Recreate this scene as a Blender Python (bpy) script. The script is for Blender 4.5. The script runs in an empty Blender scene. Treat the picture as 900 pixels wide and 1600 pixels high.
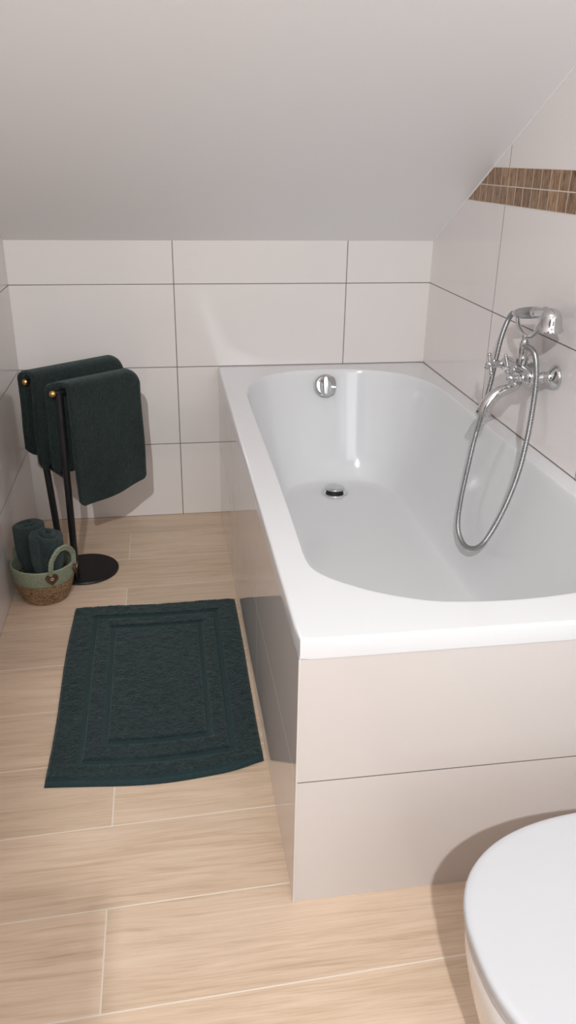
import bpy, bmesh, math, random
from mathutils import Vector, Matrix, noise
random.seed(7)
PI = math.pi
S = bpy.context.scene
COL = S.collection

# ------------------------------------------------------------------ camera, world, lights, exposure
yaw, pit, rol = math.radians(9.0953), math.radians(-24.0671), math.radians(0.9888)
F = Vector((math.sin(yaw)*math.cos(pit), math.cos(yaw)*math.cos(pit), math.sin(pit)))
R0 = Vector((math.cos(yaw), -math.sin(yaw), 0)); U0 = R0.cross(F)
R = R0*math.cos(rol) + U0*math.sin(rol); U = -R0*math.sin(rol) + U0*math.cos(rol)
cam_d = bpy.data.cameras.new('camera'); cam = bpy.data.objects.new('camera', cam_d); COL.objects.link(cam)
cam_d.sensor_fit = 'HORIZONTAL'; cam_d.sensor_width = 36; cam_d.lens = 1242.53/900*36; cam_d.clip_start = 0.02
m = Matrix((R, U, -F)).transposed().to_4x4(); m.translation = Vector((.5243, -2.954, 1.3221)); cam.matrix_world = m
S.camera = cam

w = bpy.data.worlds.new('world'); S.world = w; w.use_nodes = True
w.node_tree.nodes['Background'].inputs[0].default_value = (.75, .85, 1, 1)
w.node_tree.nodes['Background'].inputs[1].default_value = 1.0

def area(name, loc, target, sx, sy, power, col):
    l = bpy.data.lights.new(name, 'AREA'); l.shape = 'RECTANGLE'; l.size = sx; l.size_y = sy; l.energy = power; l.color = col
    o = bpy.data.objects.new(name, l); COL.objects.link(o); o.location = loc
    o.rotation_euler = (Vector(target)-Vector(loc)).to_track_quat('-Z', 'Z').to_euler(); return o
# daylight: the window behind the photographer and the roof window in the slope above the bath's near end
LW, LS, LK = 15, 4, 305
area('window_daylight', (.95, -4.27, 1.65), (.95, 0, .9), .90, 1.28, LW, (.93, .965, 1))
SKY = (.50, 1.22, -1.62, -2.42)          # roof window: x0, x1, y0, y1
_n = Vector((0, .5162, 1)).normalized()
_c = Vector(((SKY[0]+SKY[1])/2, (SKY[2]+SKY[3])/2, 1.0485-.5162*(SKY[2]+SKY[3])/2)) + _n*.07
area('roof_window_daylight', _c, _c-_n, .70, .86, LS, (.93, .97, 1))
# warm key from the ceiling lamp above and behind the camera
kl = bpy.data.lights.new('ceiling_lamp_light', 'SPOT'); kl.energy = LK; kl.color = (.96, .985, 1); kl.shadow_soft_size = .022
kl.spot_size = math.radians(108); kl.spot_blend = 1
ko = bpy.data.objects.new('ceiling_lamp_light', kl); COL.objects.link(ko); ko.location = (.30, -4.12, 2.52)
ko.rotation_euler = (math.radians(68), 0, math.radians(-24))

S.view_settings.view_transform = 'Standard'; S.view_settings.look = 'None'
S.view_settings.gamma = 1; S.view_settings.use_curve_mapping = False
S.view_settings.exposure = 0.03
S.cycles.use_denoising = True
S.cycles.max_bounces = 10; S.cycles.diffuse_bounces = 6; S.cycles.glossy_bounces = 6
S.cycles.caustics_reflective = False; S.cycles.caustics_refractive = False
S.cycles.sample_clamp_indirect = 6

# ------------------------------------------------------------------ helpers
def obj(name, data, mat, parent=None):
    if isinstance(data, bmesh.types.BMesh):
        me = bpy.data.meshes.new(name); data.to_mesh(me); data.free()
    else:
        me = data
    o = bpy.data.objects.new(name, me); COL.objects.link(o)
    if mat and not me.materials: me.materials.append(mat)
    if parent:
        o.parent = parent; o.matrix_parent_inverse = Matrix.Translation(parent.location).inverted()
    return o
def tag(o, label=None, cat=None, group=None, kind=None):
    for k, v in (('label', label), ('category', cat), ('group', group), ('kind', kind)):
        if v: o[k] = v
    return o
def thing(name, loc, label, cat, group=None):
    o = bpy.data.objects.new(name, None); COL.objects.link(o); o.location = loc; o.empty_display_size = .05
    return tag(o, label, cat, group)
def smooth(o, ang=40):
    me = o.data
    for p in me.polygons: p.use_smooth = True
    try: me.set_sharp_from_angle(angle=math.radians(ang))
    except Exception: pass
    return o
def box(bm, x0, x1, y0, y1, z0, z1):
    r = bmesh.ops.create_cube(bm, size=1)
    bmesh.ops.transform(bm, matrix=Matrix.Translation(((x0+x1)/2, (y0+y1)/2, (z0+z1)/2)) @ Matrix.Diagonal((x1-x0, y1-y0, z1-z0, 1)), verts=r['verts'])
    return r['verts']
def bevel(bm, off, seg=2):
    bmesh.ops.bevel(bm, geom=bm.edges[:], offset=off, segments=seg, affect='EDGES', profile=.5)
def rings(bm, rs, close=False, cap0=False, cap1=False, closed_ring=True):
    """skin a list of rings (each a list of points)"""
    V = [[bm.verts.new(p) for p in r] for r in rs]
    n = len(rs[0]); rng = range(n if closed_ring else n-1)
    for i in range(len(V) if close else len(V)-1):
        a, b = V[i], V[(i+1) % len(V)]
        for j in rng:
            k = (j+1) % n
            bm.faces.new((a[j], a[k], b[k], b[j]))
    if cap0: bm.faces.new(V[0][::-1])
    if cap1: bm.faces.new(V[-1])
    return V
def fix(bm):
    bmesh.ops.recalc_face_normals(bm, faces=bm.faces[:])
    return bm
def frame_of(axis):
    a = Vector(axis).normalized()
    u = a.orthogonal().normalized(); return a, u, a.cross(u)
def lathe(bm, prof, o, axis, n=32, cap=True):
    a, u, v = frame_of(axis); o = Vector(o)
    rs = [[o + a*t + (u*math.cos(2*PI*i/n) + v*math.sin(2*PI*i/n))*max(r, 1e-4) for i in range(n)] for t, r in prof]
    rings(bm, rs, cap0=cap, cap1=cap)
def ball(bm, c, r, n=16):
    lathe(bm, [(-r*math.cos(PI*i/12), r*math.sin(PI*i/12)) for i in range(13)], c, (0, 0, 1), n)
def spline(pts, n, closed=False):
    P = [Vector(p) for p in pts]; m = len(P); out = []
    seg = m if closed else m-1
    for i in range(seg):
        if closed: p = [P[(i+k-1) % m] for k in range(4)]
        else: p = [P[max(0, min(m-1, i+k-1))] for k in range(4)]
        # open ends extrapolate
        if not closed and i == 0: p[0] = P[0]*2-P[1]
        if not closed and i == m-2: p[3] = P[-1]*2-P[-2]
        for k in range(n):
            t = k/n
            out.append(.5*((2*p[1]) + (p[2]-p[0])*t + (2*p[0]-5*p[1]+4*p[2]-p[3])*t*t + (3*p[1]-p[0]-3*p[2]+p[3])*t**3))
    if not closed: out.append(P[-1])
    return out
def resample(pts, step):
    L = [0]
    for a, b in zip(pts, pts[1:]): L.append(L[-1]+(b-a).length)
    n = max(2, int(L[-1]/step)); out = []; j = 0
    for i in range(n+1):
        s = L[-1]*i/n
        while j < len(L)-2 and L[j+1] < s: j += 1
        t = (s-L[j])/max(1e-9, L[j+1]-L[j]); out.append(pts[j].lerp(pts[j+1], min(1, t)))
    return out
def tube(bm, pts, rad, n=12, cap=True, closed=False, flat=1.0, up0=None):
    pts = [Vector(p) for p in pts]; N = len(pts)
    rf = rad if callable(rad) else (lambda i, t: rad)
    t0 = (pts[1]-pts[0]).normalized(); u = Vector(up0) if up0 else t0.orthogonal()
    rs = []
    for i, p in enumerate(pts):
        if closed: t = (pts[(i+1) % N]-pts[i-1]).normalized()
        else: t = (pts[min(N-1, i+1)]-pts[max(0, i-1)]).normalized()
        u = (u-t*u.dot(t)).normalized(); v = t.cross(u); r = rf(i, i/(N-1))
        rs.append([p + (u*math.cos(2*PI*k/n)*flat + v*math.sin(2*PI*k/n))*r for k in range(n)])
    rings(bm, rs, close=closed, cap0=cap and not closed, cap1=cap and not closed)

# ------------------------------------------------------------------ material helpers
class NT:
    def __init__(s, name):
        s.m = bpy.data.materials.new(name); s.m.use_nodes = True; s.t = s.m.node_tree
        s.b = s.t.nodes['Principled BSDF']
    def n(s, typ, **kw):
        x = s.t.nodes.new('ShaderNode'+typ)
        for k, v in kw.items(): setattr(x, k, v)
        return x
    def put(s, inp, v):
        if isinstance(v, (int, float)): inp.default_value = v
        elif isinstance(v, tuple): inp.default_value = v if len(v) != 3 or inp.type == 'VECTOR' else (*v, 1)
        else: s.t.links.new(v, inp)
    def math(s, op, a, b=0.0, c=None):
        x = s.n('Math', operation=op); s.put(x.inputs[0], a); s.put(x.inputs[1], b)
        if c is not None: s.put(x.inputs[2], c)
        return x.outputs[0]
    def mix(s, f, a, b):
        x = s.n('Mix', data_type='RGBA'); s.put(x.inputs[0], f); s.put(x.inputs[6], a); s.put(x.inputs[7], b); return x.outputs[2]
    def xyz(s):
        g = s.n('NewGeometry'); x = s.n('SeparateXYZ'); s.t.links.new(g.outputs['Position'], x.inputs[0]); return x.outputs, g.outputs['Position']
    def comb(s, a, b, c):
        x = s.n('CombineXYZ'); s.put(x.inputs[0], a); s.put(x.inputs[1], b); s.put(x.inputs[2], c); return x.outputs[0]
    def noise(s, vec, scale, detail=3, rough=.5, dist=0):
        x = s.n('TexNoise'); s.put(x.inputs['Vector'], vec); x.inputs['Scale'].default_value = scale
        x.inputs['Detail'].default_value = detail; x.inputs['Roughness'].default_value = rough; x.inputs['Distortion'].default_value = dist
        return x.outputs[0]
    def ramp(s, f, stops):
        x = s.n('ValToRGB'); s.put(x.inputs[0], f); e = x.color_ramp.elements
        while len(e) < len(stops): e.new(.5)
        for q, (p, c) in zip(e, stops): q.position = p; q.color = (*c, 1)
        return x.outputs[0]
    def bump(s, h, strength, dist):
        x = s.n('Bump'); s.put(x.inputs['Height'], h); x.inputs['Strength'].default_value = strength; x.inputs['Distance'].default_value = dist
        s.t.links.new(x.outputs[0], s.b.inputs['Normal']); return x
    def set(s, **kw):
        for k, v in kw.items(): s.put(s.b.inputs[k.replace('_', ' ')], v)
        return s.m
    def line(s, coord, off, pitch, half):
        """1 within half-width of a joint repeated at off + k*pitch"""
        a = s.math('SUBTRACT', coord, off); a = s.math('DIVIDE', a, pitch)
        fr = s.math('SUBTRACT', a, s.math('ROUND', a)); d = s.math('MULTIPLY', s.math('ABSOLUTE', fr), pitch)
        mr = s.n('MapRange'); s.put(mr.inputs[0], d); mr.inputs[1].default_value = half*.6; mr.inputs[2].default_value = half*1.15
        mr.inputs[3].default_value = 1; mr.inputs[4].default_value = 0; mr.clamp = True
        return mr.outputs[0]

def lin(r, g, b):
    f = lambda c: (c/255/12.92 if c/255 <= .04045 else ((c/255+.055)/1.055)**2.4)
    return (f(r), f(g), f(b))
def plain(name, col, rough=.4, metal=0, **kw):
    t = NT(name); return t.set(Base_Color=col, Roughness=rough, Metallic=metal, **kw)

def tile_mat(name, axis, off, pitch, zoff=0.0, zpitch=.3, rough=.1, grout=(.15, .135, .125), base=(.70, .655, .63), vlines=True, half=.0018):
    t = NT(name); P, pos = t.xyz()
    z = t.line(P[2], zoff, zpitch, half)
    if name == 'right wall tile': z = t.math('MULTIPLY', z, t.math('LESS_THAN', P[2], 1.1))
    if name == 'upper right wall tile': z = t.math('MULTIPLY', z, t.math('GREATER_THAN', P[2], 1.4))
    if vlines:
        v = t.line(P[axis], off, pitch, half); g = t.math('MAXIMUM', z, v)
    else: g = z
    c = t.math('FLOOR', t.math('DIVIDE', t.math('SUBTRACT', P[axis], off), pitch)); c2 = t.math('FLOOR', t.math('DIVIDE', P[2], zpitch))
    wn = t.n('TexWhiteNoise', noise_dimensions='2D'); t.put(wn.inputs[0], t.comb(c, c2, 0))
    nz = t.noise(pos, 3, 3); mott = t.math('ADD', t.math('MULTIPLY', nz, .05), t.math('MULTIPLY', wn.outputs[0], .02))
    mott = t.math('ADD', mott, .955)
    vb = t.n('VectorMath', operation='SCALE'); vb.inputs[0].default_value = base; t.put(vb.inputs['Scale'], mott)
    col = t.mix(g, vb.outputs[0], grout)
    rg = t.math('ADD', t.math('MULTIPLY', g, .6), rough)
    h = t.math('ADD', t.math('MULTIPLY', g, -1.0), t.math('MULTIPLY', t.noise(pos, 5, 2), .25))
    t.bump(h, .35, .0012)
    return t.set(Base_Color=col, Roughness=rg)

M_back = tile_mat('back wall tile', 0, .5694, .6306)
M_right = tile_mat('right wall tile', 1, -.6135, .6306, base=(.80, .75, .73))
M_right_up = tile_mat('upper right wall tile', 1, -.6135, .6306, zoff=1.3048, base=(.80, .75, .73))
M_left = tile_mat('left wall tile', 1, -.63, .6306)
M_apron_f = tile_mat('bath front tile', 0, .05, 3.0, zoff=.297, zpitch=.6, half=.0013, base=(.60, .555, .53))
M_apron_s = tile_mat('bath side tile', 1, -.62, .6306, grout=(.62, .58, .54), zoff=.297, zpitch=.6, rough=.06, half=.0011)

def mat_paint():
    t = NT('ceiling paint'); P, pos = t.xyz(); t.bump(t.noise(pos, 260, 3), .12, .001)
    return t.set(Base_Color=(.86, .84, .835), Roughness=.85)
M_paint = mat_paint()
M_caulk = plain('white caulk', (.8, .79, .77), .5)

def mat_floor():
    t = NT('wood look floor tile'); P, pos = t.xyz()
    yy = t.math('SUBTRACT', P[1], t.math('MULTIPLY', t.math('SUBTRACT', P[0], 0.0), .0331))
    yy = t.math('ADD', yy, .1845-.0056)
    row = t.math('FLOOR', t.math('DIVIDE', yy, -.2086))           # row index, growing towards the camera
    gl = t.line(yy, 0.0, .2086, .0017)
    par = t.math('MULTIPLY', t.math('FLOORED_MODULO', row, 2), .8)
    xx = t.math('SUBTRACT', t.math('SUBTRACT', P[0], .365), par)
    vx = t.line(xx, 0.0, 1.2, .0017)
    g = t.math('MAXIMUM', gl, vx)
    colu = t.math('FLOOR', t.math('DIVIDE', xx, 1.2))
    wn = t.n('TexWhiteNoise', noise_dimensions='2D'); t.put(wn.inputs[0], t.comb(row, colu, 0))
    sh = t.math('MULTIPLY', wn.outputs[0], 37)
    wav = t.noise(t.comb(t.math('ADD', t.math('MULTIPLY', P[0], 2.2), sh), t.math('MULTIPLY', P[1], 9), sh), 1, 2)
    py = t.math('ADD', P[1], t.math('MULTIPLY', wav, .022))
    fine = t.noise(t.comb(t.math('ADD', t.math('MULTIPLY', P[0], 7), sh), t.math('MULTIPLY', py, 210), sh), 1, 5, .62)
    mid = t.noise(t.comb(t.math('ADD', t.math('MULTIPLY', P[0], 3.2), sh), t.math('MULTIPLY', py, 42), sh), 1, 5, .62, .9)
    big = t.noise(t.comb(t.math('ADD', t.math('MULTIPLY', P[0], 1.5), sh), t.math('MULTIPLY', P[1], 6), sh), 1, 2)
    f = t.math('ADD', t.math('ADD', t.math('MULTIPLY', fine, .36), t.math('MULTIPLY', mid, .44)), t.math('MULTIPLY', big, .2))
    wood = t.ramp(f, [(.28, (.38, .26, .17)), (.40, (.53, .39, .27)), (.50, (.635, .48, .35)), (.58, (.68, .525, .395)), (.72, (.75, .60, .47))])
    tint = t.math('ADD', t.math('MULTIPLY', wn.outputs[0], .14), .93)
    vb = t.n('VectorMath', operation='SCALE'); t.put(vb.inputs[0], wood); t.put(vb.inputs['Scale'], tint)
    col = t.mix(g, vb.outputs[0], (.74, .66, .56))
    h = t.math('ADD', t.math('MULTIPLY', fine, .25), t.math('MULTIPLY', g, -1.2)); t.bump(h, .3, .001)
    return t.set(Base_Color=col, Roughness=.42)
M_floor = mat_floor()

def mat_mosaic():
    t = NT('brown mosaic border'); P, pos = t.xyz()
    v = t.line(P[1], -.461, .0527, .0016); z = t.line(P[2], 1.2545, .05, .0016); g = t.math('MAXIMUM', v, z)
    c = t.math('FLOOR', t.math('DIVIDE', t.math('ADD', P[1], .461), .0527)); r = t.math('FLOOR', t.math('DIVIDE', t.math('SUBTRACT', P[2], 1.2545), .05))
    wn = t.n('TexWhiteNoise', noise_dimensions='2D'); t.put(wn.inputs[0], t.comb(c, r, 0)); sh = t.math('MULTIPLY', wn.outputs[0], 19)
    gr = t.noise(t.comb(sh, t.math('MULTIPLY', P[1], 130), t.math('MULTIPLY', P[2], 22)), 1, 4, .6, .5)
    bl = t.noise(t.comb(sh, t.math('MULTIPLY', P[1], 60), t.math('MULTIPLY', P[2], 45)), 1, 3)
    wood = t.ramp(t.math('ADD', t.math('MULTIPLY', gr, .6), t.math('MULTIPLY', bl, .4)), [(.33, (.05, .022, .010)), (.40, (.17, .088, .038)), (.50, (.29, .165, .082)), (.64, (.40, .25, .14))])
    tint = t.math('ADD', t.math('MULTIPLY', wn.outputs[0], .45), .72)
    vb = t.n('VectorMath', operation='SCALE'); t.put(vb.inputs[0], wood); t.put(vb.inputs['Scale'], tint)
    t.bump(t.math('MULTIPLY', g, -1), .5, .001)
    return t.set(Base_Color=t.mix(g, vb.outputs[0], (.62, .55, .47)), Roughness=.35)
M_mosaic = mat_mosaic()

M_acryl = plain('white bath acrylic', (.67, .671, .676), .10, Specular_IOR_Level=.42)
M_seat = plain('white toilet seat plastic', (.50, .50, .512), .28)
M_ceramic = plain('white ceramic', (.8, .775, .75), .1)
M_chrome = plain('polished chrome', (.62, .625, .63), .07, 1)
M_satin = plain('satin grey metal', (.42, .425, .43), .34, 1)
def mat_hose():
    return plain('ribbed steel hose', (.40, .405, .41), .3, 1)
M_hose = mat_hose()
M_black = plain('matt black metal', (.008, .008, .009), .38)
M_rubber = plain('dark rubber seal', (.01, .01, .01), .6)
M_brass = plain('brass knob', (.72, .42, .16), .28, 1)
M_char = plain('charcoal cabinet front', (.05, .045, .042), .5)
M_darkhole = plain('dark drain hole', (.01, .01, .01), .5)

def terry(name, dark, light, scale=420, edge=.25):
    t = NT(name)
    tc = t.n('TexCoord'); v = tc.outputs['Object']
    n1 = t.noise(v, scale, 3, .65); n2 = t.noise(v, 28, 3); n3 = t.noise(v, scale*.35, 2)
    f = t.math('ADD', t.math('ADD', t.math('MULTIPLY', n1, .5), t.math('MULTIPLY', n2, .2)), t.math('MULTIPLY', n3, .3))
    col = t.ramp(f, [(.36, dark), (.62, light)])
    vo = t.n('TexVoronoi'); t.put(vo.inputs['Vector'], v); vo.inputs['Scale'].default_value = scale*.9
    t.bump(t.math('ADD', t.math('MULTIPLY', vo.outputs['Distance'], -.7), t.math('MULTIPLY', n3, .6)), .9, .003)
    t.b.inputs['Sheen Weight'].default_value = edge; t.b.inputs['Sheen Roughness'].default_value = .5
    t.b.inputs['Sheen Tint'].default_value = (.5, .62, .6, 1)
    return t.set(Base_Color=col, Roughness=.95, Specular_IOR_Level=.15)
M_towel = terry('dark green terry', (.006, .012, .0105), (.021, .031, .0285))
M_roll = terry('grey green terry', (.015, .026, .026), (.046, .064, .062))
M_mat = terry('petrol green bath mat terry', (.005, .0125, .014), (.023, .036, .0385), 300)
M_band = terry('flat woven green band', (.015, .034, .037), (.024, .046, .050), 700, .15)

# ------------------------------------------------------------------ room
W, ZK, SL, YB = 1.5197, 1.0485, .5162, -4.3
ZF = 2.55; YS = -(ZF-ZK)/SL
def struct(name, bm, mat):
    return tag(obj(name, fix(bm), mat), kind='structure')
bm = bmesh.new(); box(bm, -.1, W+.1, YB-.1, .1, -.1, 0); struct('floor', bm, M_floor)
bm = bmesh.new(); box(bm, -.1, W+.1, 0, .1, 0, ZK+.05); struct('wall_back', bm, M_back)
def side_prism(bm, x0, x1, poly):
    a = [bm.verts.new((x0, y, z)) for y, z in poly]; b = [bm.verts.new((x1, y, z)) for y, z in poly]
    bm.faces.new(a); bm.faces.new(b[::-1])
    for i in range(len(poly)):
        j = (i+1) % len(poly); bm.faces.new((a[i], b[i], b[j], a[j]))
yat = lambda z: -(z-ZK)/SL
ZA, ZB = 1.2035, 1.3048
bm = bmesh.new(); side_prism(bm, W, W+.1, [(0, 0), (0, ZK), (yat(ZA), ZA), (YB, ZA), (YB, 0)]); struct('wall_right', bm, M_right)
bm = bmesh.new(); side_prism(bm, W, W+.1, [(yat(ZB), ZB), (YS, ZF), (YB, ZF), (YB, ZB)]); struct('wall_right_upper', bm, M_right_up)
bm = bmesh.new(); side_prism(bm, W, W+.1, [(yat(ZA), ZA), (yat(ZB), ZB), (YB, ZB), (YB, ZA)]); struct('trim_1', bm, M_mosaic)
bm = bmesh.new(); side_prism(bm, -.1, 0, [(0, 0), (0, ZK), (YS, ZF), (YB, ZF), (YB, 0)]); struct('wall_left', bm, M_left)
# sloped ceiling, then the flat ceiling behind the camera
zs = lambda y: ZK-SL*y
bm = bmesh.new()
def slab(x0, x1, ya, yb):
    side_prism(bm, x0, x1, [(ya, zs(ya)), (ya, zs(ya)+.12), (yb, zs(yb)+.12), (yb, zs(yb))])
slab(-.1, W+.1, .1, SKY[2]); slab(-.1, SKY[0], SKY[2], SKY[3]); slab(SKY[1], W+.1, SKY[2], SKY[3]); slab(-.1, W+.1, SKY[3], YS)
struct('ceiling_sloped', bm, M_paint)
bm = bmesh.new()
for q in ((SKY[0]+.001, SKY[0]+.03, SKY[2]-.001, SKY[3]+.001), (SKY[1]-.03, SKY[1]-.001, SKY[2]-.001, SKY[3]+.001), (SKY[0]+.03, SKY[1]-.03, SKY[2]-.001, SKY[2]-.03), (SKY[0]+.03, SKY[1]-.03, SKY[3]+.03, SKY[3]+.001)):
    side_prism(bm, q[0], q[1], [(q[2], zs(q[2])+.01), (q[2], zs(q[2])+.06), (q[3], zs(q[3])+.06), (q[3], zs(q[3])+.01)])
struct('window_2', bm, M_seat)
bm = bmesh.new(); side_prism(bm, SKY[0]-.05, SKY[1]+.05, [(SKY[2]+.05, zs(SKY[2])+.13), (SKY[2]+.05, zs(SKY[2])+.15), (SKY[3]-.05, zs(SKY[3])+.20), (SKY[3]-.05, zs(SKY[3])+.18)])
struct('window_2_blind', bm, M_seat)
bm = bmesh.new(); side_prism(bm, -.1, W+.1, [(YS, ZF), (YS, ZF+.12), (YB-.1, ZF+.12), (YB-.1, ZF)]); struct('ceiling_flat', bm, M_paint)
# wall behind the camera with its window opening
bm = bmesh.new()
wx0, wx1, wz0, wz1 = .45, 1.45, .96, 2.34
box(bm, -.1, wx0, YB-.1, YB, 0, ZF); box(bm, wx1, W+.1, YB-.1, YB, 0, ZF); box(bm, wx0, wx1, YB-.1, YB, 0, wz0); box(bm, wx0, wx1, YB-.1, YB, wz1, ZF)
struct('wall_front', bm, M_paint)
bm = bmesh.new()
for a in ((wx0, wx0+.05, wz0, wz1), (wx1-.05, wx1, wz0, wz1), (wx0+.05, wx1-.05, wz0, wz0+.05), (wx0+.05, wx1-.05, wz1-.05, wz1)):
    box(bm, a[0], a[1], YB-.08, YB-.02, a[2], a[3])
box(bm, .935, .965, YB-.075, YB-.025, wz0+.05, wz1-.05)
struct('window_1', bm, M_seat)
# caulk joint between slope and right wall
bm = bmesh.new()
d = Vector((0, YS, ZF-ZK)).normalized(); n_ = Vector((0, -d.z, d.y)) if False else Vector((0, d.z, -d.y))
p0, p1 = Vector((W, 0, ZK)), Vector((W, YS, ZF))
tube(bm, [p0, p1], .003, 8); struct('trim_2', bm, M_caulk)

# ------------------------------------------------------------------ bathtub
XT, L, H, HR = .7197, 1.8704, .5985, .562
XC = (.785+1.468)/2
def half(pts):   # mirror an outline about the tub axis, starting at the back centre and running along the left
    P = [Vector((x, y, 0)) for x, y in pts]
    Q = [Vector((2*XC-p.x, p.y, 0)) for p in P[::-1]]
    return P + Q[1:-1]
rim_pts = spline(half([(XC, -.078), (1.0, -.09), (.90, -.140), (.845, -.205), (.808, -.285), (.790, -.38), (.786, -.55), (.785, -.9), (.783, -1.25), (.780, -1.5), (.779, -1.575),
                       (.787, -1.628), (.822, -1.676), (.885, -1.727), (.967, -1.768), (1.04, -1.782), (XC, -1.787)]), 10, True)
bot_pts = spline(half([(XC, -.225), (1.03, -.232), (.968, -.262), (.938, -.32), (.926, -.42), (.920, -.8), (.920, -1.15), (.935, -1.25), (.975, -1.31), (1.05, -1.34), (XC, -1.35)]), 12, True)
def polar(pts, c, n):
    """distance to a closed outline along n rays from c"""
    out = []
    for i in range(n):
        th = 2*PI*i/n; dx, dy = math.sin(th), math.cos(th); best = None
        for a, b in zip(pts, pts[1:]+pts[:1]):
            ax, ay, bx, by = a.x-c[0], a.y-c[1], b.x-c[0], b.y-c[1]
            ca, cb = dx*ay-dy*ax, dx*by-dy*bx
            if (ca <= 0 < cb) or (cb <= 0 < ca):
                t = ca/(ca-cb); x, y = ax+(bx-ax)*t, ay+(by-ay)*t; r = x*dx+y*dy
                if r > 0 and (best is None or r > best): best = r
        out.append(best if best else .3)
    return out
NR = 240
# rays are stretched along the tub so that long sides get even quads
def ray_pts(pts, c, sy):
    q = [Vector((c[0]+(p.x-c[0]), c[1]+(p.y-c[1])/sy, 0)) for p in pts]
    rr = polar(q, c, NR)
    return [Vector((c[0]+math.sin(2*PI*i/NR)*r, c[1]+math.cos(2*PI*i/NR)*r*sy, 0)) for i, r in enumerate(rr)]
cen = (XC, -.93); SY = 2.2
rimr = ray_pts(rim_pts, cen, SY); botr = ray_pts(bot_pts, (XC, -.78), SY)
def rect_outline(x0, x1, y0, y1, rad, n=8):
    o = []
    for cx, cy, a0 in ((x1-rad, y1-rad, 0), (x1-rad, y0+rad, 90), (x0+rad, y0+rad, 180), (x0+rad, y1-rad, 270)):
        for k in range(n+1):
            a = math.radians(a0+90*k/n); o.append(Vector((cx+rad*math.sin(a), cy+rad*math.cos(a), 0)))
    return o
bm = bmesh.new()
rs = []
def rect_ring(inset, z):
    o = rect_outline(XT+inset, W-.0005-inset*.2, -L+inset, -.0005-inset*.2, .012)
    return [Vector((p.x, p.y, z)) for p in ray_pts(o, cen, SY)]
rs.append(rect_ring(.03, HR)); rs.append(rect_ring(.0, HR)); rs.append(rect_ring(0, H-.006)); rs.append(rect_ring(.0008, H-.003)); rs.append(rect_ring(.0025, H-.001)); rs.append(rect_ring(.006, H))
out_in = rs[-1]
for f_ in (.02, .06, .5, .94, .985): rs.append([Vector((a.x+(b.x-a.x)*f_, a.y+(b.y-a.y)*f_, H)) for a, b in zip(out_in, rimr)])
prof = [(0, .5984), (.008, .5976), (.018, .5953), (.030, .591), (.045, .584), (.07, .570)] + [(w_, .2022+.412*max(0, 1-w_)**1.62) for w_ in [.11+.89*k/22 for k in range(23)]]
for wv, z in prof: rs.append([Vector((a.x+(b.x-a.x)*wv, a.y+(b.y-a.y)*wv, z)) for a, b in zip(rimr, botr)])
bc = Vector((XC, -.5, 0))
for s in (.85, .65, .45, .25, .08):
    rs.append([Vector((bc.x+(b.x-bc.x)*s, bc.y+(b.y-bc.y)*s, .2+.0015*s)) for b in botr])
rings(bm, rs, cap1=True)
fix(bm)
tub = thing('bathtub', (XC, -.93, 0), 'white built-in bathtub with a wide flat rim in the tiled surround under the slope', 'bathtub')
sh = smooth(obj('tub_shell', bm, M_acryl, tub), 50)
if sum(p.normal.z for p in sh.data.polygons) < 0: sh.data.flip_normals()

# drain
drain = thing('drain', (0, 0, 0), None, None); bpy.data.objects.remove(drain)
dc = Vector((1.118, -.32, .2005))
bm = bmesh.new(); lathe(bm, [(0, .049), (.0025, .0485), (.0038, .0455), (.0033, .038), (.001, .034)], dc, (0, 0, 1), 40); dr = smooth(obj('drain', fix(bm), M_chrome, tub), 60)
bm = bmesh.new(); lathe(bm, [(.001, .0315), (.014, .030), (.0145, .02)], dc, (0, 0, 1), 40); smooth(obj('drain_seal', fix(bm), M_rubber, dr), 60)
bm = bmesh.new(); lathe(bm, [(.013, .031), (.0145, .0345), (.0185, .036), (.0215, .035), (.0238, .030), (.0250, .017), (.0254, .004), (.0254, 0)], dc, (0, 0, 1), 48); smooth(obj('drain_cap', fix(bm), M_chrome, dr), 60)
# overflow with turning knob on the back slope of the tub
oa = Vector((-.02, -.95, .28)).normalized(); oc = Vector((1.112, -.1085, .545))
bm = bmesh.new(); lathe(bm, [(-.010, .038), (.004, .0415), (.008, .0415), (.012, .0385), (.0135, .032)], oc, oa, 40); of = smooth(obj('overflow_plate', fix(bm), M_chrome, tub), 50)
bm = bmesh.new()
a_, u_, v_ = oa, Vector((1, 0, 0)), None
u_ = (u_-a_*u_.dot(a_)).normalized(); v_ = a_.cross(u_)
def kn(t, s, w_, h_, sk=0):
    out = []
    for k in range(24):
        th = 2*PI*k/24; cx, sx = math.cos(th), math.sin(th)
        out.append(oc + a_*t + u_*(s+1.2*w_*math.copysign(abs(cx)**.7, cx)) + v_*(1.2*h_*math.copysign(abs(sx)**.7, sx)))
    return out
rings(bm, [kn(.010, .006, .027, .030), kn(.016, .008, .025, .030), kn(.024, .004, .014, .030), kn(.032, -.002, .008, .029), kn(.036, -.003, .006, .026)], cap0=True, cap1=True)
smooth(obj('overflow_knob', fix(bm), M_chrome, of), 30)

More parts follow.
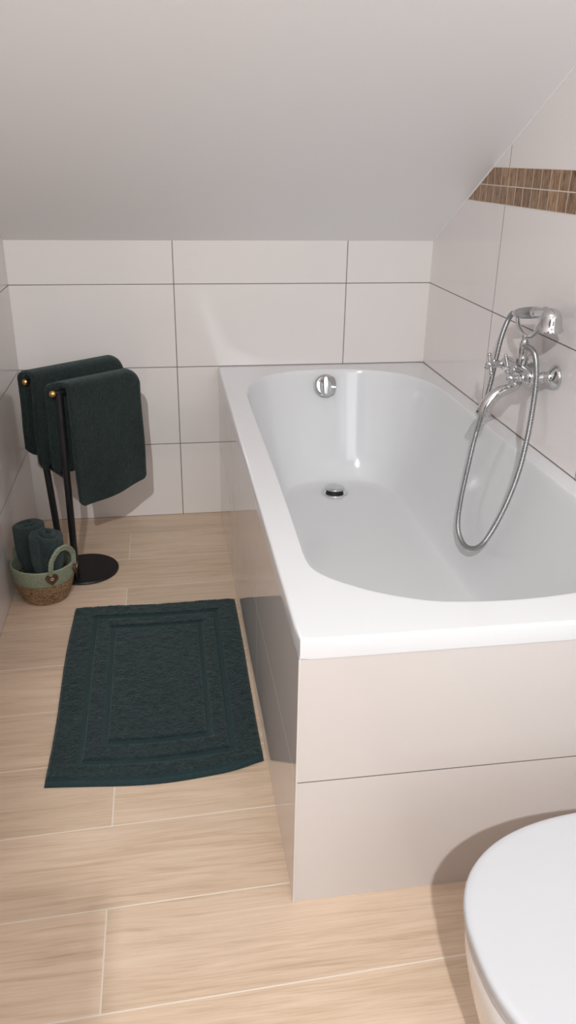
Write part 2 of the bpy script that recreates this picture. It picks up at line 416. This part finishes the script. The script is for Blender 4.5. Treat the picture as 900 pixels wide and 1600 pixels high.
# tiled surround under the rim
sur = thing('bath_surround', (XT, -L, 0), 'glossy beige tiled panelling boxed around the bathtub below its rim', 'tiled bath panel')
g_ = .004
def vprism(bm, poly, z0, z1):
    a = [bm.verts.new((x, y, z0)) for x, y in poly]; b = [bm.verts.new((x, y, z1)) for x, y in poly]
    bm.faces.new(a[::-1]); bm.faces.new(b)
    for i in range(len(poly)):
        j = (i+1) % len(poly); bm.faces.new((a[i], a[j], b[j], b[i]))
bm = bmesh.new(); vprism(bm, [(XT+.002, -L+.002), (W-.0005, -L+.002), (W-.0005, -L+.03), (XT+.03, -L+.03)], 0, HR-.0015)
obj('front_panel', fix(bm), M_apron_f, sur)
bm = bmesh.new(); vprism(bm, [(XT+.002, -L+.002), (XT+.03, -L+.03), (XT+.03, -.0005), (XT+.002, -.0005)], 0, HR-.0015)
obj('side_panel', fix(bm), M_apron_s, sur)
bm = bmesh.new(); box(bm, XT+.0005, XT+.0035, -L+.0005, -L+.0035, 0, HR-.0016); obj('corner_trim', bm, plain('pale corner grout', (.62, .58, .54), .3), sur)

# ------------------------------------------------------------------ bath mixer tap with hand shower
tap = thing('bath_mixer_tap', (W, -.99, .816), 'chrome bath mixer tap with two cross handles on the right wall', 'tap')
YN, YF_, ZT, XB = -1.068, -.918, .814, 1.452
for y in (YN, YF_):
    bm = bmesh.new()
    lathe(bm, [(0, .031), (.003, .0315), (.006, .030), (.010, .026), (.018, .017), (.026, .0135), (.034, .0125)], (W-.0005, y, ZT), (-1, 0, 0), 40)
    rz = smooth(obj('wall_rosette', fix(bm), M_chrome, tap), 50)
    bm = bmesh.new(); lathe(bm, [(.026, .0125), (.027, .0148), (.038, .0148), (.040, .012), (.055, .0105)], (W, y, ZT), (-1, 0, 0), 6 if False else 28); smooth(obj('union_nut', fix(bm), M_chrome, rz), 40)
bm = bmesh.new()
lathe(bm, [(-.016, .004), (-.014, .012), (-.008, .0185), (.0, .020), (.02, .0195), (.04, .0180), (.06, .0190), (.075, .0205), (.09, .0190), (.11, .0180), (.13, .0195), (.15, .020), (.158, .0185), (.164, .012), (.166, .004)], (XB, YN, ZT), (0, 1, 0), 32)
smooth(obj('valve_body', fix(bm), M_chrome, tap), 50)
def handle(y, ang, z, dx=0):
    bm = bmesh.new()
    lathe(bm, [(.010, .0135), (.016, .0135), (.019, .0105), (.032, .0085), (.036, .0100), (.040, .0070)], (XB, y, z), (-1, 0, 0), 28)
    st = smooth(obj('valve_stem', fix(bm), M_chrome, tap), 40)
    bm = bmesh.new(); c = Vector((XB-.050, y, z))
    lathe(bm, [(-.011, .006), (-.008, .0095), (.003, .0105), (.008, .008), (.012, .0055), (.014, .003), (.0145, .0005)], c, (-1, 0, 0), 24)
    for k in range(4):
        a = math.radians(ang+90*k); dd = Vector((0, math.cos(a), math.sin(a)))
        tube(bm, [c, c+dd*.012, c+dd*.024], lambda i, t: .0054-.0012*t, 10); ball(bm, c+dd*.0265, .0064, 14)
    smooth(obj('cross_handle', fix(bm), M_chrome, tap), 50)
handle(YF_, 58, ZT); handle(YN+.008, 20, ZT-.002)
# spout
bm = bmesh.new()
sp = spline([(1.452, -.992, .800), (1.450, -.996, .785), (1.441, -1.0, .7735), (1.423, -1.001, .7665), (1.403, -1.001, .7595), (1.386, -1.001, .7475), (1.370, -1.001, .727), (1.362, -1.001, .703)], 8)
tube(bm, sp, lambda i, t: .0130+.0062*max(0, t-.35)/.65, 28)
spo = smooth(obj('spout', fix(bm), M_chrome, tap), 60)
dd = (sp[-1]-sp[-3]).normalized()
bm = bmesh.new(); lathe(bm, [(-.010, .0186), (-.009, .0206), (.004, .0210), (.006, .0200), (.0050, .0165), (.002, .0155), (.0018, .008), (.0018, .0003)], sp[-1], dd, 32); smooth(obj('aerator', fix(bm), M_chrome, spo), 40)
# diverter column and cradle
bm = bmesh.new()
lathe(bm, [(.010, .013), (.018, .0145), (.0205, .0165), (.034, .0165), (.036, .0135), (.042, .0115), (.056, .0125), (.072, .0125), (.080, .0090), (.088, .0075), (.093, .0095), (.097, .0085)], (XB+.002, -.998, ZT), (0, 0, 1), 24)
colm = smooth(obj('diverter_column', fix(bm), M_chrome, tap), 35)
bm = bmesh.new(); c_ = Vector((XB-.030, -.992, ZT+.004))
lathe(bm, [(0, .012), (.012, .012), (.016, .009), (.026, .008), (.030, .010), (.036, .006)], (XB-.006, -.992, ZT+.004), (-1, 0, 0), 24)
for e in ((-.004, .018, .032), (.004, -.034, .014)):
    q_ = c_+Vector(e); tube(bm, [c_, c_.lerp(q_, .5), q_], lambda i, t: .0048-.0014*t, 10); ball(bm, q_, .0054, 14)
smooth(obj('diverter_lever', fix(bm), M_chrome, tap), 50)
bm = bmesh.new()
cr = spline([(1.458, -.928, .945), (1.458, -.936, .928), (1.458, -.957, .913), (1.458, -.985, .907), (1.458, -1.012, .909), (1.458, -1.040, .921), (1.458, -1.058, .939), (1.458, -1.066, .958)], 6)
tube(bm, cr, lambda i, t: .0062, 12); ball(bm, cr[0], .0072); ball(bm, cr[-1], .0072)
tube(bm, [(1.456, -.999, .903), (1.456, -.999, .9115)], .0088, 16)
smooth(obj('cradle', fix(bm), M_chrome, tap), 50)
bm = bmesh.new(); lathe(bm, [(0, .008), (.012, .0085), (.014, .0065), (.022, .0065)], (1.456, -1.002, .884), (-.35, -.9, 0), 20); smooth(obj('hose_outlet', fix(bm), M_chrome, tap), 40)

# hand shower lying in the cradle
hs = thing('hand_shower', (1.458, -.99, .955), 'chrome telephone-style hand shower lying in the tap cradle, with its metal hose hanging down', 'hand shower')
P0, P1 = Vector((1.459, -.905, .948)), Vector((1.459, -1.066, .979)); ax = (P1-P0).normalized()
bm = bmesh.new(); lathe(bm, [(0, .008), (.010, .0105), (.018, .0115), (.024, .009), (.028, .0125), (.031, .0135), (.034, .0125)], P0, ax, 28); smooth(obj('handle_end', fix(bm), M_chrome, hs), 40)
bm = bmesh.new(); lathe(bm, [(.033, .0118), (.036, .0138), (.075, .0152), (.118, .0145), (.121, .012)], P0, ax, 28); smooth(obj('grip', fix(bm), M_satin, hs), 40)
bm = bmesh.new(); lathe(bm, [(.119, .0125), (.123, .0145), (.132, .0150), (.140, .0125), (.150, .0115)], P0, ax, 28)
tube(bm, spline([P0+ax*.142, P0+ax*.162, P0+ax*.182+Vector((0, 0, .001)), P0+ax*.200+Vector((0, 0, -.004))], 5), .0125, 20); smooth(obj('neck', fix(bm), M_chrome, hs), 50)
hc = Vector((1.459, -1.112, .9445)); ha = Vector((0, -.06, 1)).normalized()
bm = bmesh.new(); lathe(bm, [(.001, .028), (-.002, .0325), (.0005, .0350), (.004, .0343), (.010, .0312), (.018, .0288), (.028, .0270), (.038, .0240), (.046, .0185), (.051, .0105), (.053, .001)], hc, ha, 40)
hd = smooth(obj('shower_head', fix(bm), M_chrome, hs), 50)
bm = bmesh.new(); lathe(bm, [(.003, .026), (-.0005, .0255), (-.002, .012), (-.0045, .009), (-.006, .006)], hc, ha, 32); smooth(obj('spray_face', fix(bm), M_chrome, hd), 40)
hp = [(1.449, -1.022, .884), (1.446, -1.055, .886), (1.441, -1.092, .880), (1.435, -1.122, .856), (1.43, -1.143, .819), (1.425, -1.155, .756), (1.42, -1.158, .673), (1.41, -1.157, .585), (1.39, -1.153, .496), (1.365, -1.145, .419), (1.351, -1.116, .362), (1.345, -1.062, .328), (1.350, -.992, .313), (1.36, -.922, .330), (1.38, -.873, .388), (1.4, -.850, .486), (1.41, -.850, .57), (1.425, -.852, .667), (1.44, -.850, .75), (1.45, -.848, .835), (1.455, -.854, .885), (1.459, -.870, .925), (1.459, -.890, .944), (1.459, -.905, .948)]
hpp = resample(spline(hp, 12), .00135)
bm = bmesh.new(); tube(bm, hpp, lambda i, t: (.0073, .0071, .0056)[i % 3], 12); smooth(obj('hose', fix(bm), M_hose, hs), 80)

# ------------------------------------------------------------------ towel stand
std = thing('towel_stand', (.225, -.435, 0), 'black metal towel stand with two arms and brass knobs on a round base', 'towel stand')
bm = bmesh.new(); lathe(bm, [(0, .108), (.001, .110), (.006, .110), (.008, .1085)], (.222, -.437, 0), (0, 0, 1), 72); smooth(obj('base_plate', fix(bm), M_black, std), 40)
adir = Vector((.787, .617, 0)); nrm = Vector((.617, -.787, 0))
def postarm(foot, top, s1):
    bm = bmesh.new(); foot, top = Vector(foot), Vector(top)
    tube(bm, [foot, top], .0115, 20)
    o = smooth(obj('post', fix(bm), M_black, std), 40)
    bm = bmesh.new(); tube(bm, [top-adir*.012, top+adir*s1], .0085, 16); a = smooth(obj('arm', fix(bm), M_black, std), 40)
    bm = bmesh.new(); ball(bm, top-adir*.020, .0115, 20); smooth(obj('knob', fix(bm), M_brass, a), 80)
TF, TR = Vector((.198, -.500, .650)), Vector((.098, -.356, .652))
postarm((.195, -.503, .006), TF, .262); postarm((.140, -.398, .006), TR, .30)
bm = bmesh.new(); tube(bm, [(.195, -.502, .375), (.120, -.378, .375)], .010, 16); smooth(obj('cross_brace', fix(bm), M_black, std), 40)

def towel(name, O, s0, s1, df, db, rb, th, label, seed, inner=True, mat=None, hem_f=None, hem_b=None, spread=0.0, flare=0.0, lead=.03, spread_f=0.0):
    """a towel folded over an arm: O point on the arm, s range along it, df/db drops front/back"""
    bm = bmesh.new(); NS = 46
    def layer(r, dfl, dbl, c0, c1, tk, ofs):
        # centre line in (n, z): front hem -> over arm -> back hem
        cl = []
        nf = 26
        for i in range(nf+1): cl.append(('f', 1-i/nf))
        for i in range(1, 12): cl.append(('a', i/12))
        for i in range(nf+1): cl.append(('b', i/nf))
        def pos(tagv, s):
            k, t = tagv; u = (s-c0)/(c1-c0)
            wob = noise.noise(Vector((s*9+seed, t*2.2*(1 if k == 'f' else -1), seed*1.7)))
            if k == 'f':
                dl = dfl + (hem_f(u) if hem_f else 0)
                return (r+ofs + flare*t*t + wob*.012*t, -t*dl)
            if k == 'b':
                dl = dbl + (hem_b(u) if hem_b else 0)
                return (-r-ofs - flare*.5*t*t + wob*.010*t, -t*dl)
            a = PI*t; return ((r+ofs)*math.cos(a), (r+ofs*.6)*math.sin(a)*.9)
        secs = []
        for j in range(NS+1):
            u = j/NS; s = c0+(c1-c0)*u
            # rounded side edges
            e = min(u, 1-u)*(c1-c0); k = min(1, e/(tk*.7)); half_t = tk/2*math.sqrt(max(.04, 1-(1-k)**2))
            cc = [Vector(pos(q, s)) for q in cl]; outer, inn = [], []
            for i, p in enumerate(cc):
                tg = (cc[min(len(cc)-1, i+1)]-cc[max(0, i-1)]).normalized(); nn = Vector((tg.y, -tg.x))
                endk = min(1, min(i, len(cc)-1-i)/1.5*.5+.45); h_ = half_t*endk
                jit = noise.noise(Vector((s*160, i*3.1, seed)))*.0011+noise.noise(Vector((s*40, i*.8, seed+5)))*.0012
                outer.append(p-nn*(h_+jit)); inn.append(p+nn*h_)
            loop = outer+inn[::-1]
            # skew of the lower hem along the arm
            dr_ = .020*max(0, (s-(s1-.035))/.035)**2
            def place(q):
                side = max(-1, min(1, q.x/.02)); sh_ = (1-u)*(lead*(1-side)/2)
                k_ = max(0, 1+min(0, q.y)/.10)
                return O + adir*(s - sh_ + (spread if side <= 0 else spread_f)*max(0, -q.y)) + nrm*q.x + Vector((0, 0, q.y-dr_*k_))
            secs.append([place(q) for q in loop])
        rings(bm, secs, cap0=True, cap1=True)
    layer(rb+th*.5, df, db, s0, s1, th, th*.95)
    if inner: layer(rb+th*.5, df-.018, db-.012, s0+.010, s1-.006, th*.92, -.001)
    o = smooth(obj(name, fix(bm), mat or M_towel), 60)
    return tag(o, label, 'towel', 'dark green towels over the stand arms')
TH = .0125
towel('towel', TF+Vector((0, 0, .004)), .012, .284, .368, .275, .0125, TH, 'dark green towel on the front arm of the stand, its broad face to the room', 3,
      hem_f=lambda u: .012*math.sin(u*3.2+1.2)-.012*max(0, u-.4)-.022*max(0, 1-u/.09)**2-.012*max(0, 1-(1-u)/.06)**2, hem_b=lambda u: .006*math.sin(u*5)-.025*max(0, 1-u/.12)**2, spread=-.008, spread_f=-.008, flare=.012, lead=.040)
towel('towel', TR+Vector((0, 0, .006)), -.018, .335, .288, .262, .0135, TH, 'dark green towel on the rear arm of the stand, half hidden behind the other towel', 11,
      hem_f=lambda u: .01*math.sin(u*4)-.03*max(0, 1-u/.10)**2, hem_b=lambda u: .012*math.sin(u*5+1)-.03*max(0, 1-u/.12)**2, spread=.02, spread_f=-.10, flare=.036, lead=.012)

# ------------------------------------------------------------------ basket with rolled towels
def mat_coil():
    t = NT('sage cotton rope'); P, pos = t.xyz()
    st = t.math('SINE', t.math('MULTIPLY', P[2], 2*PI/.0052)); nz = t.noise(pos, 330, 3)
    t.bump(t.math('ADD', t.math('MULTIPLY', st, .7), nz), .8, .0012)
    return t.set(Base_Color=t.ramp(nz, [(.3, (.17, .20, .13)), (.7, (.34, .37, .26))]), Roughness=.9)
M_sage = mat_coil()
def mat_straw():
    t = NT('brown seagrass weave'); P, pos = t.xyz()
    n1 = t.noise(t.comb(P[0], P[1], t.math('MULTIPLY', P[2], 1.8)), 105, 4, .7, 1.6); n2 = t.noise(pos, 420, 2); st = t.math('SINE', t.math('MULTIPLY', P[2], 2*PI/.0075))
    col = t.ramp(t.math('ADD', t.math('MULTIPLY', n1, .7), t.math('MULTIPLY', n2, .3)), [(.38, (.045, .018, .008)), (.47, (.22, .12, .055)), (.60, (.52, .34, .19))])
    t.bump(t.math('ADD', t.math('MULTIPLY', st, .5), n1), 1, .003)
    return t.set(Base_Color=col, Roughness=.8)
M_straw = mat_straw()
M_leather = NT('brown leather'); _P, _pos = M_leather.xyz(); M_leather = M_leather.set(Base_Color=M_leather.ramp(M_leather.noise(_pos, 150, 3), [(.35, (.045, .018, .008)), (.7, (.12, .055, .028))]), Roughness=.55)
BC = Vector((.106, -.600, 0))
bk = thing('basket', BC, 'small woven basket, sage green above and straw below, on the floor by the left wall', 'basket')
def bring(z, rx, ry, ph=0):
    return [BC + Vector((rx*math.cos(2*PI*i/72), ry*math.sin(2*PI*i/72), z)) for i in range(72)]
ZR = .128
def brad(z):
    t = z/ZR; return .070+.030*math.sin(min(1, t)*PI/2)**.9
def coil(name, z0, z1, mat, bot):
    bm = bmesh.new(); rs = []; n = int((z1-z0)/.0013)
    if bot: rs += [bring(.001, .02, .02), bring(.0008, .055, .052)]
    for i in range(n+1):
        z = z0+(z1-z0)*i/n; b = .0011*abs(math.sin(PI*z/.0065)); r = brad(z)+b
        rs.append(bring(z, r, r*.96))
    top = brad(z1)
    if not bot:
        for a in range(1, 8):
            an = PI*a/8; rs.append(bring(z1+.003*math.sin(an), top-.0035+.0035*math.cos(an), (top-.0035+.0035*math.cos(an))*.96))
    for i in range(12):
        z = z1-(z1-z0-.004)*i/11; rs.append(bring(max(z, .004), brad(z)-.007, (brad(z)-.007)*.96))
    if bot: rs.append(bring(.004, .02, .02))
    rings(bm, rs, cap0=bot, cap1=bot)
    return smooth(obj(name, fix(bm), mat, bk), 70)
coil('woven_base', .001, .077, M_straw, True); coil('rope_band', .077, ZR, M_sage, False)
def bhandle(a0, a1, hgt, out):
    r = .0985
    p = lambda a, dr=0: BC + Vector(((r+dr)*math.cos(math.radians(a)), (r+dr)*.96*math.sin(math.radians(a)), 0))
    A, B = p(a0), p(a1); mid = (A+B)/2; od = Vector((mid.x-BC.x, mid.y-BC.y, 0)).normalized()
    pts = [A+Vector((0, 0, ZR-.022)), A+Vector((0, 0, ZR+.02))+od*.003, A.lerp(B, .08)+Vector((0, 0, ZR+hgt*.62))+od*out*.6, A.lerp(B, .30)+Vector((0, 0, ZR+hgt*.95))+od*out,
           A.lerp(B, .5)+Vector((0, 0, ZR+hgt))+od*out, A.lerp(B, .72)+Vector((0, 0, ZR+hgt*.93))+od*out, A.lerp(B, .94)+Vector((0, 0, ZR+hgt*.6))+od*out*.6, B+Vector((0, 0, ZR+.02))+od*.003, B+Vector((0, 0, ZR-.022))]
    bm = bmesh.new(); pp = resample(spline(pts, 8), .002)
    for q in (-.0042, .0042):
        tube(bm, [x+(x-(mid+Vector((0, 0, ZR+hgt*.35)))).normalized()*q for x in pp], lambda i, t: .0056+.0004*math.sin(i*1.6), 10)
    smooth(obj('handle', fix(bm), M_sage, bk), 70)
    for a in (a0, a1):
        bm = bmesh.new(); c = p(a, .0075); n = Vector((math.cos(math.radians(a)), math.sin(math.radians(a)), -.12)).normalized(); u = Vector((-n.y, n.x, 0)).normalized(); v = n.cross(u)
        if v.z < 0: v = -v
        hr = []
        for k in range(40):
            t = 2*PI*k/40; hx = 16*math.sin(t)**3/16*.0195; hz = (13*math.cos(t)-5*math.cos(2*t)-2*math.cos(3*t)-math.cos(4*t))/16*.0215
            hr.append(c+Vector((0, 0, ZR-.022))+u*hx+v*hz)
        cc = sum(hr, Vector())/40
        rings(bm, [[q-n*.007 for q in hr], [q+n*.0012 for q in hr], [cc+(q-cc)*.9+n*.002 for q in hr]], cap0=True, cap1=True)
        ht = smooth(obj('heart_tag', fix(bm), M_leather, bk), 30)
        bm = bmesh.new(); q = c+Vector((0, 0, ZR-.018))+n*.002
        for i in range(5):
            a5 = 2*PI*i/5; ball(bm, q+u*math.cos(a5)*.004+v*math.sin(a5)*.004, .0021, 8)
        smooth(obj('stitching', fix(bm), plain('cream thread', (.6, .5, .36), .8) if 'cream thread' not in bpy.data.materials else bpy.data.materials['cream thread'], ht), 80)
bhandle(-68, -8, .066, .006); bhandle(98, 150, .050, -.012)

def roll(c, r, z0, z1, turns, seed, label, tilt=(0, 0), phase=0):
    """a towel rolled up and stood on end: thick spiral sheet"""
    bm = bmesh.new(); th = r/(turns+.35); N = int(turns*44); rs = []
    for i in range(N+1):
        t = i/N; a = phase+t*turns*2*PI; rr = th*.45+(r-th*.9)*t; row = []
        tz = z1 - .008*(1-t)*math.sin(3*t+seed) + .006*math.sin(a+seed) + .012*(1-t)
        ht = th*.45
        def P(rad, z):
            k = (z-z0)/(z1-z0); sq = 1+.05*math.sin(2*a+seed); kb = max(0, 1-k*1.9); rad *= 1-.28*kb; cx = c[0]+(BC.x-c[0])*.42*kb; cy = c[1]+(BC.y-c[1])*.42*kb
            wob = (1+.05*noise.noise(Vector((a*.8, z*25, seed))))*(1+.17*max(0, min(1, (z-.11)/.05)))
            return Vector((cx+math.cos(a)*rad*sq*wob+tilt[0]*k, cy+math.sin(a)*rad/sq*wob+tilt[1]*k, z))
        nz_ = 12
        for k in range(nz_+1): row.append(P(rr+ht, z0+(tz-ht-z0)*k/nz_))
        for k in range(1, 8):
            an = PI*k/8; row.append(P(rr+ht*math.cos(an), tz-ht+ht*math.sin(an)))
        for k in range(nz_, -1, -1): row.append(P(rr-ht, z0+(tz-ht-z0)*k/nz_))
        rs.append(row)
    rings(bm, rs, cap0=True, cap1=True)
    o = smooth(obj('rolled_towel', fix(bm), M_roll), 60)
    return tag(o, label, 'rolled towel', 'rolled towels in the basket')
roll((.071, -.568), .048, .012, .240, 2.1, 2, 'grey green rolled towel in the basket, the taller one against the left wall', (-.006, .006), 1.0)
roll((.134, -.632), .052, .012, .232, 2.3, 5, 'grey green rolled towel in the basket, the nearer one beside the rope handle', (.0, .004), 2.4)

# ------------------------------------------------------------------ bath mat
def bath_mat():
    bm = bmesh.new(); NX, NY = 150, 220
    x0, x1, y0, y1 = .207, .713, -1.492, -.706
    t = thing('bath_mat', ((x0+x1)/2, (y0+y1)/2, 0), 'dark petrol green bath mat with woven border frames lying beside the tub', 'bath mat')
    def prof_h(d_):    # d_: distance from a band centre, half width
        return d_
    def height(u, v):
        # position in metres
        X, Y = x0+(x1-x0)*u, y0+(y1-y0)*v
        e = min(X-x0, x1-X, Y-y0, y1-Y)
        d = min(X-.270, .652-X, Y+1.436, -.778-Y)      # outer band outline
        d2 = min(X-.326, .600-X, Y+1.372, -.838-Y)     # inner band outline
        band = max(0, 1-abs(d-.008)/.010) if True else 0; band2 = max(0, 1-abs(d2-.008)/.010)
        hem = 1 if (Y-y0 < .017 or y1-Y < .012) else 0
        b = min(1, max(band, band2)*1.8); b = max(b, hem*.9)
        h = .0125*(1-b)+.0045*b
        h *= min(1, .45+e/.006*.55)
        rough = (random.uniform(-1, 1)*.0009+noise.noise(Vector((X*45, Y*45, 8)))*.0012)*(1-b*.9)
        lift = .004*max(0, 1-math.hypot(X-x1, Y-y0)/.10)
        return h+rough+lift, b, lift
    top, bot, bb = [], [], {}
    for j in range(NY+1):
        rt, rb_ = [], []
        for i in range(NX+1):
            u, v = i/NX, j/NY; h, b, lift = height(u, v)
            X, Y = x0+(x1-x0)*u, y0+(y1-y0)*v
            # hem bows out to the camera, front right corner is curved, edges wander
            bow = -.020*math.sin(PI*min(1, u*1.05))*max(0, 1-v*3)
            cr_ = max(0, (u-.80)/.2)**2*max(0, 1-v*6)*.018
            X += .003*math.sin(v*7)*(1 if u < .5 else -.3)*abs(u-.5)*2; Y += bow+cr_+.002*math.sin(u*9)
            if v > .9: Y += (.004 if u < .5 else 0)*(1-u*2)
            rt.append(bm.verts.new((X, Y, h+.001))); rb_.append(bm.verts.new((X, Y, .0006+lift*.8)))
        top.append(rt); bot.append(rb_)
    for j in range(NY):
        for i in range(NX):
            bm.faces.new((top[j][i], top[j][i+1], top[j+1][i+1], top[j+1][i])); bm.faces.new((bot[j][i], bot[j+1][i], bot[j+1][i+1], bot[j][i+1]))
            _, b, _ = height((i+.5)/NX, (j+.5)/NY)
            if b > .5: bm.faces.ensure_lookup_table() if False else None
            bb[(i, j)] = b > .55
    for i in range(NX):
        bm.faces.new((top[0][i], bot[0][i], bot[0][i+1], top[0][i+1])); bm.faces.new((top[NY][i], top[NY][i+1], bot[NY][i+1], bot[NY][i]))
    for j in range(NY):
        bm.faces.new((top[j][0], top[j+1][0], bot[j+1][0], bot[j][0])); bm.faces.new((top[j][NX], bot[j][NX], bot[j+1][NX], top[j+1][NX]))
    fs = list(bm.faces); k = 0
    for j in range(NY):
        for i in range(NX):
            if bb[(i, j)]: fs[k].material_index = 1
            k += 2
    me = bpy.data.meshes.new('pile'); bm.to_mesh(me); bm.free(); me.materials.append(M_mat); me.materials.append(M_band)
    o = bpy.data.objects.new('bath_mat', me); COL.objects.link(o); bpy.data.objects.remove(t)
    smooth(o, 60); return tag(o, 'dark petrol green bath mat with woven border frames lying beside the tub', 'bath mat')
bath_mat()

# ------------------------------------------------------------------ toilet
toi = thing('toilet', (1.15, -2.33, 0), 'white toilet with closed lid, cropped at the bottom right corner', 'toilet')
YC = -2.328
def dring(x0, x1, hw, z, n=64):
    """rounded D outline: nose towards -x, flat end at x1"""
    pts = []
    a = hw*1.42; xc = x0+a
    for k in range(n+1):
        th = PI/2+PI*k/n; c, s = math.cos(th), math.sin(th)
        pts.append(Vector((xc+a*math.copysign(abs(c)**.84, c), YC+hw*math.copysign(abs(s)**.80, s), z)))
    for k in range(1, 9): pts.append(Vector((xc+(x1-xc)*k/9, YC-hw, z)))
    pts.append(Vector((x1, YC-hw, z)))
    for k in range(1, 8): pts.append(Vector((x1, YC-hw+2*hw*k/8, z)))
    pts.append(Vector((x1, YC+hw, z)))
    for k in range(8, 0, -1): pts.append(Vector((xc+(x1-xc)*k/9, YC+hw, z)))
    return pts
ZL = .43
def loft_d(name, spec, mat):
    bm = bmesh.new(); rings(bm, [dring(*q) for q in spec], cap0=True, cap1=True)
    return smooth(obj(name, fix(bm), mat, toi), 50)
X0, HW = .870, .207
loft_d('lid', [(X0+.004, 1.36, HW-.004, ZL-.016), (X0+.001, 1.36, HW-.001, ZL-.015), (X0, 1.36, HW, ZL-.011), (X0, 1.36, HW, ZL-.005), (X0+.001, 1.36, HW-.001, ZL-.002), (X0+.004, 1.36, HW-.004, ZL-.0003), (X0+.012, 1.358, HW-.012, ZL+.0004), (X0+.10, 1.34, HW-.09, ZL+.001)], M_seat)
loft_d('seat', [(X0+.006, 1.355, HW-.006, ZL-.030), (X0+.003, 1.357, HW-.003, ZL-.028), (X0+.003, 1.357, HW-.003, ZL-.019), (X0+.006, 1.355, HW-.006, ZL-.0165)], M_seat)
bs = [(X0+.13, 1.40, .10, .0), (X0+.125, 1.40, .105, .02), (X0+.10, 1.40, .125, .08), (X0+.065, 1.40, .150, .16), (X0+.036, 1.40, .172, .24), (X0+.018, 1.40, .187, .31), (X0+.008, 1.40, .196, .36), (X0+.006, 1.40, .199, .39), (X0+.010, 1.40, .196, .3985)]
loft_d('bowl', bs, M_ceramic)
bm = bmesh.new(); box(bm, 1.4005, W-.0005, -2.75, -1.93, 0, 1.12); bevel(bm, .002, 1); struct('trim_3', bm, M_left)

# ------------------------------------------------------------------ unseen cabinets added behind the camera as shadow casters, and the lamp
cab = thing('tall_shadow_cabinet', (.25, -3.45, 0), 'unseen tall charcoal cabinet against the left wall behind the camera', 'shadow_cabinet')
bm = bmesh.new(); box(bm, .002, .306, -3.7, -3.2, .05, 1.55); bevel(bm, .02, 3); obj('body', bm, M_char, cab)
bm = bmesh.new(); box(bm, .308, .326, -3.69, -3.21, .06, 1.54); bevel(bm, .003, 2); obj('door', bm, M_char, cab)
bm = bmesh.new(); box(bm, .01, .29, -3.69, -3.22, 0, .05); obj('plinth', bm, M_black, cab)
war = thing('shadow_wardrobe', (.14, -4.0, 0), 'unseen tall charcoal wardrobe in the corner behind the camera', 'shadow_wardrobe')  # added to block the key light softly along the left floor and wall
bm = bmesh.new(); box(bm, .002, .265, -4.28, -3.74, .0, 2.33); bevel(bm, .01, 2); obj('body', bm, M_char, war)
bm = bmesh.new(); box(bm, .267, .285, -4.27, -3.75, .06, 2.32); bevel(bm, .003, 2); obj('door', bm, M_char, war)
for i, (x, y) in enumerate(((.30, -4.12),)):
    dl = thing('ceiling_lamp', (x, y, ZF), 'round white ceiling lamp behind the camera', 'lamp')
    bm = bmesh.new(); lathe(bm, [(0, .05), (.008, .05), (.010, .046), (.010, .038), (.002, .036)], (x, y, ZF), (0, 0, -1), 40); smooth(obj('lamp_ring', fix(bm), M_seat, dl), 40)
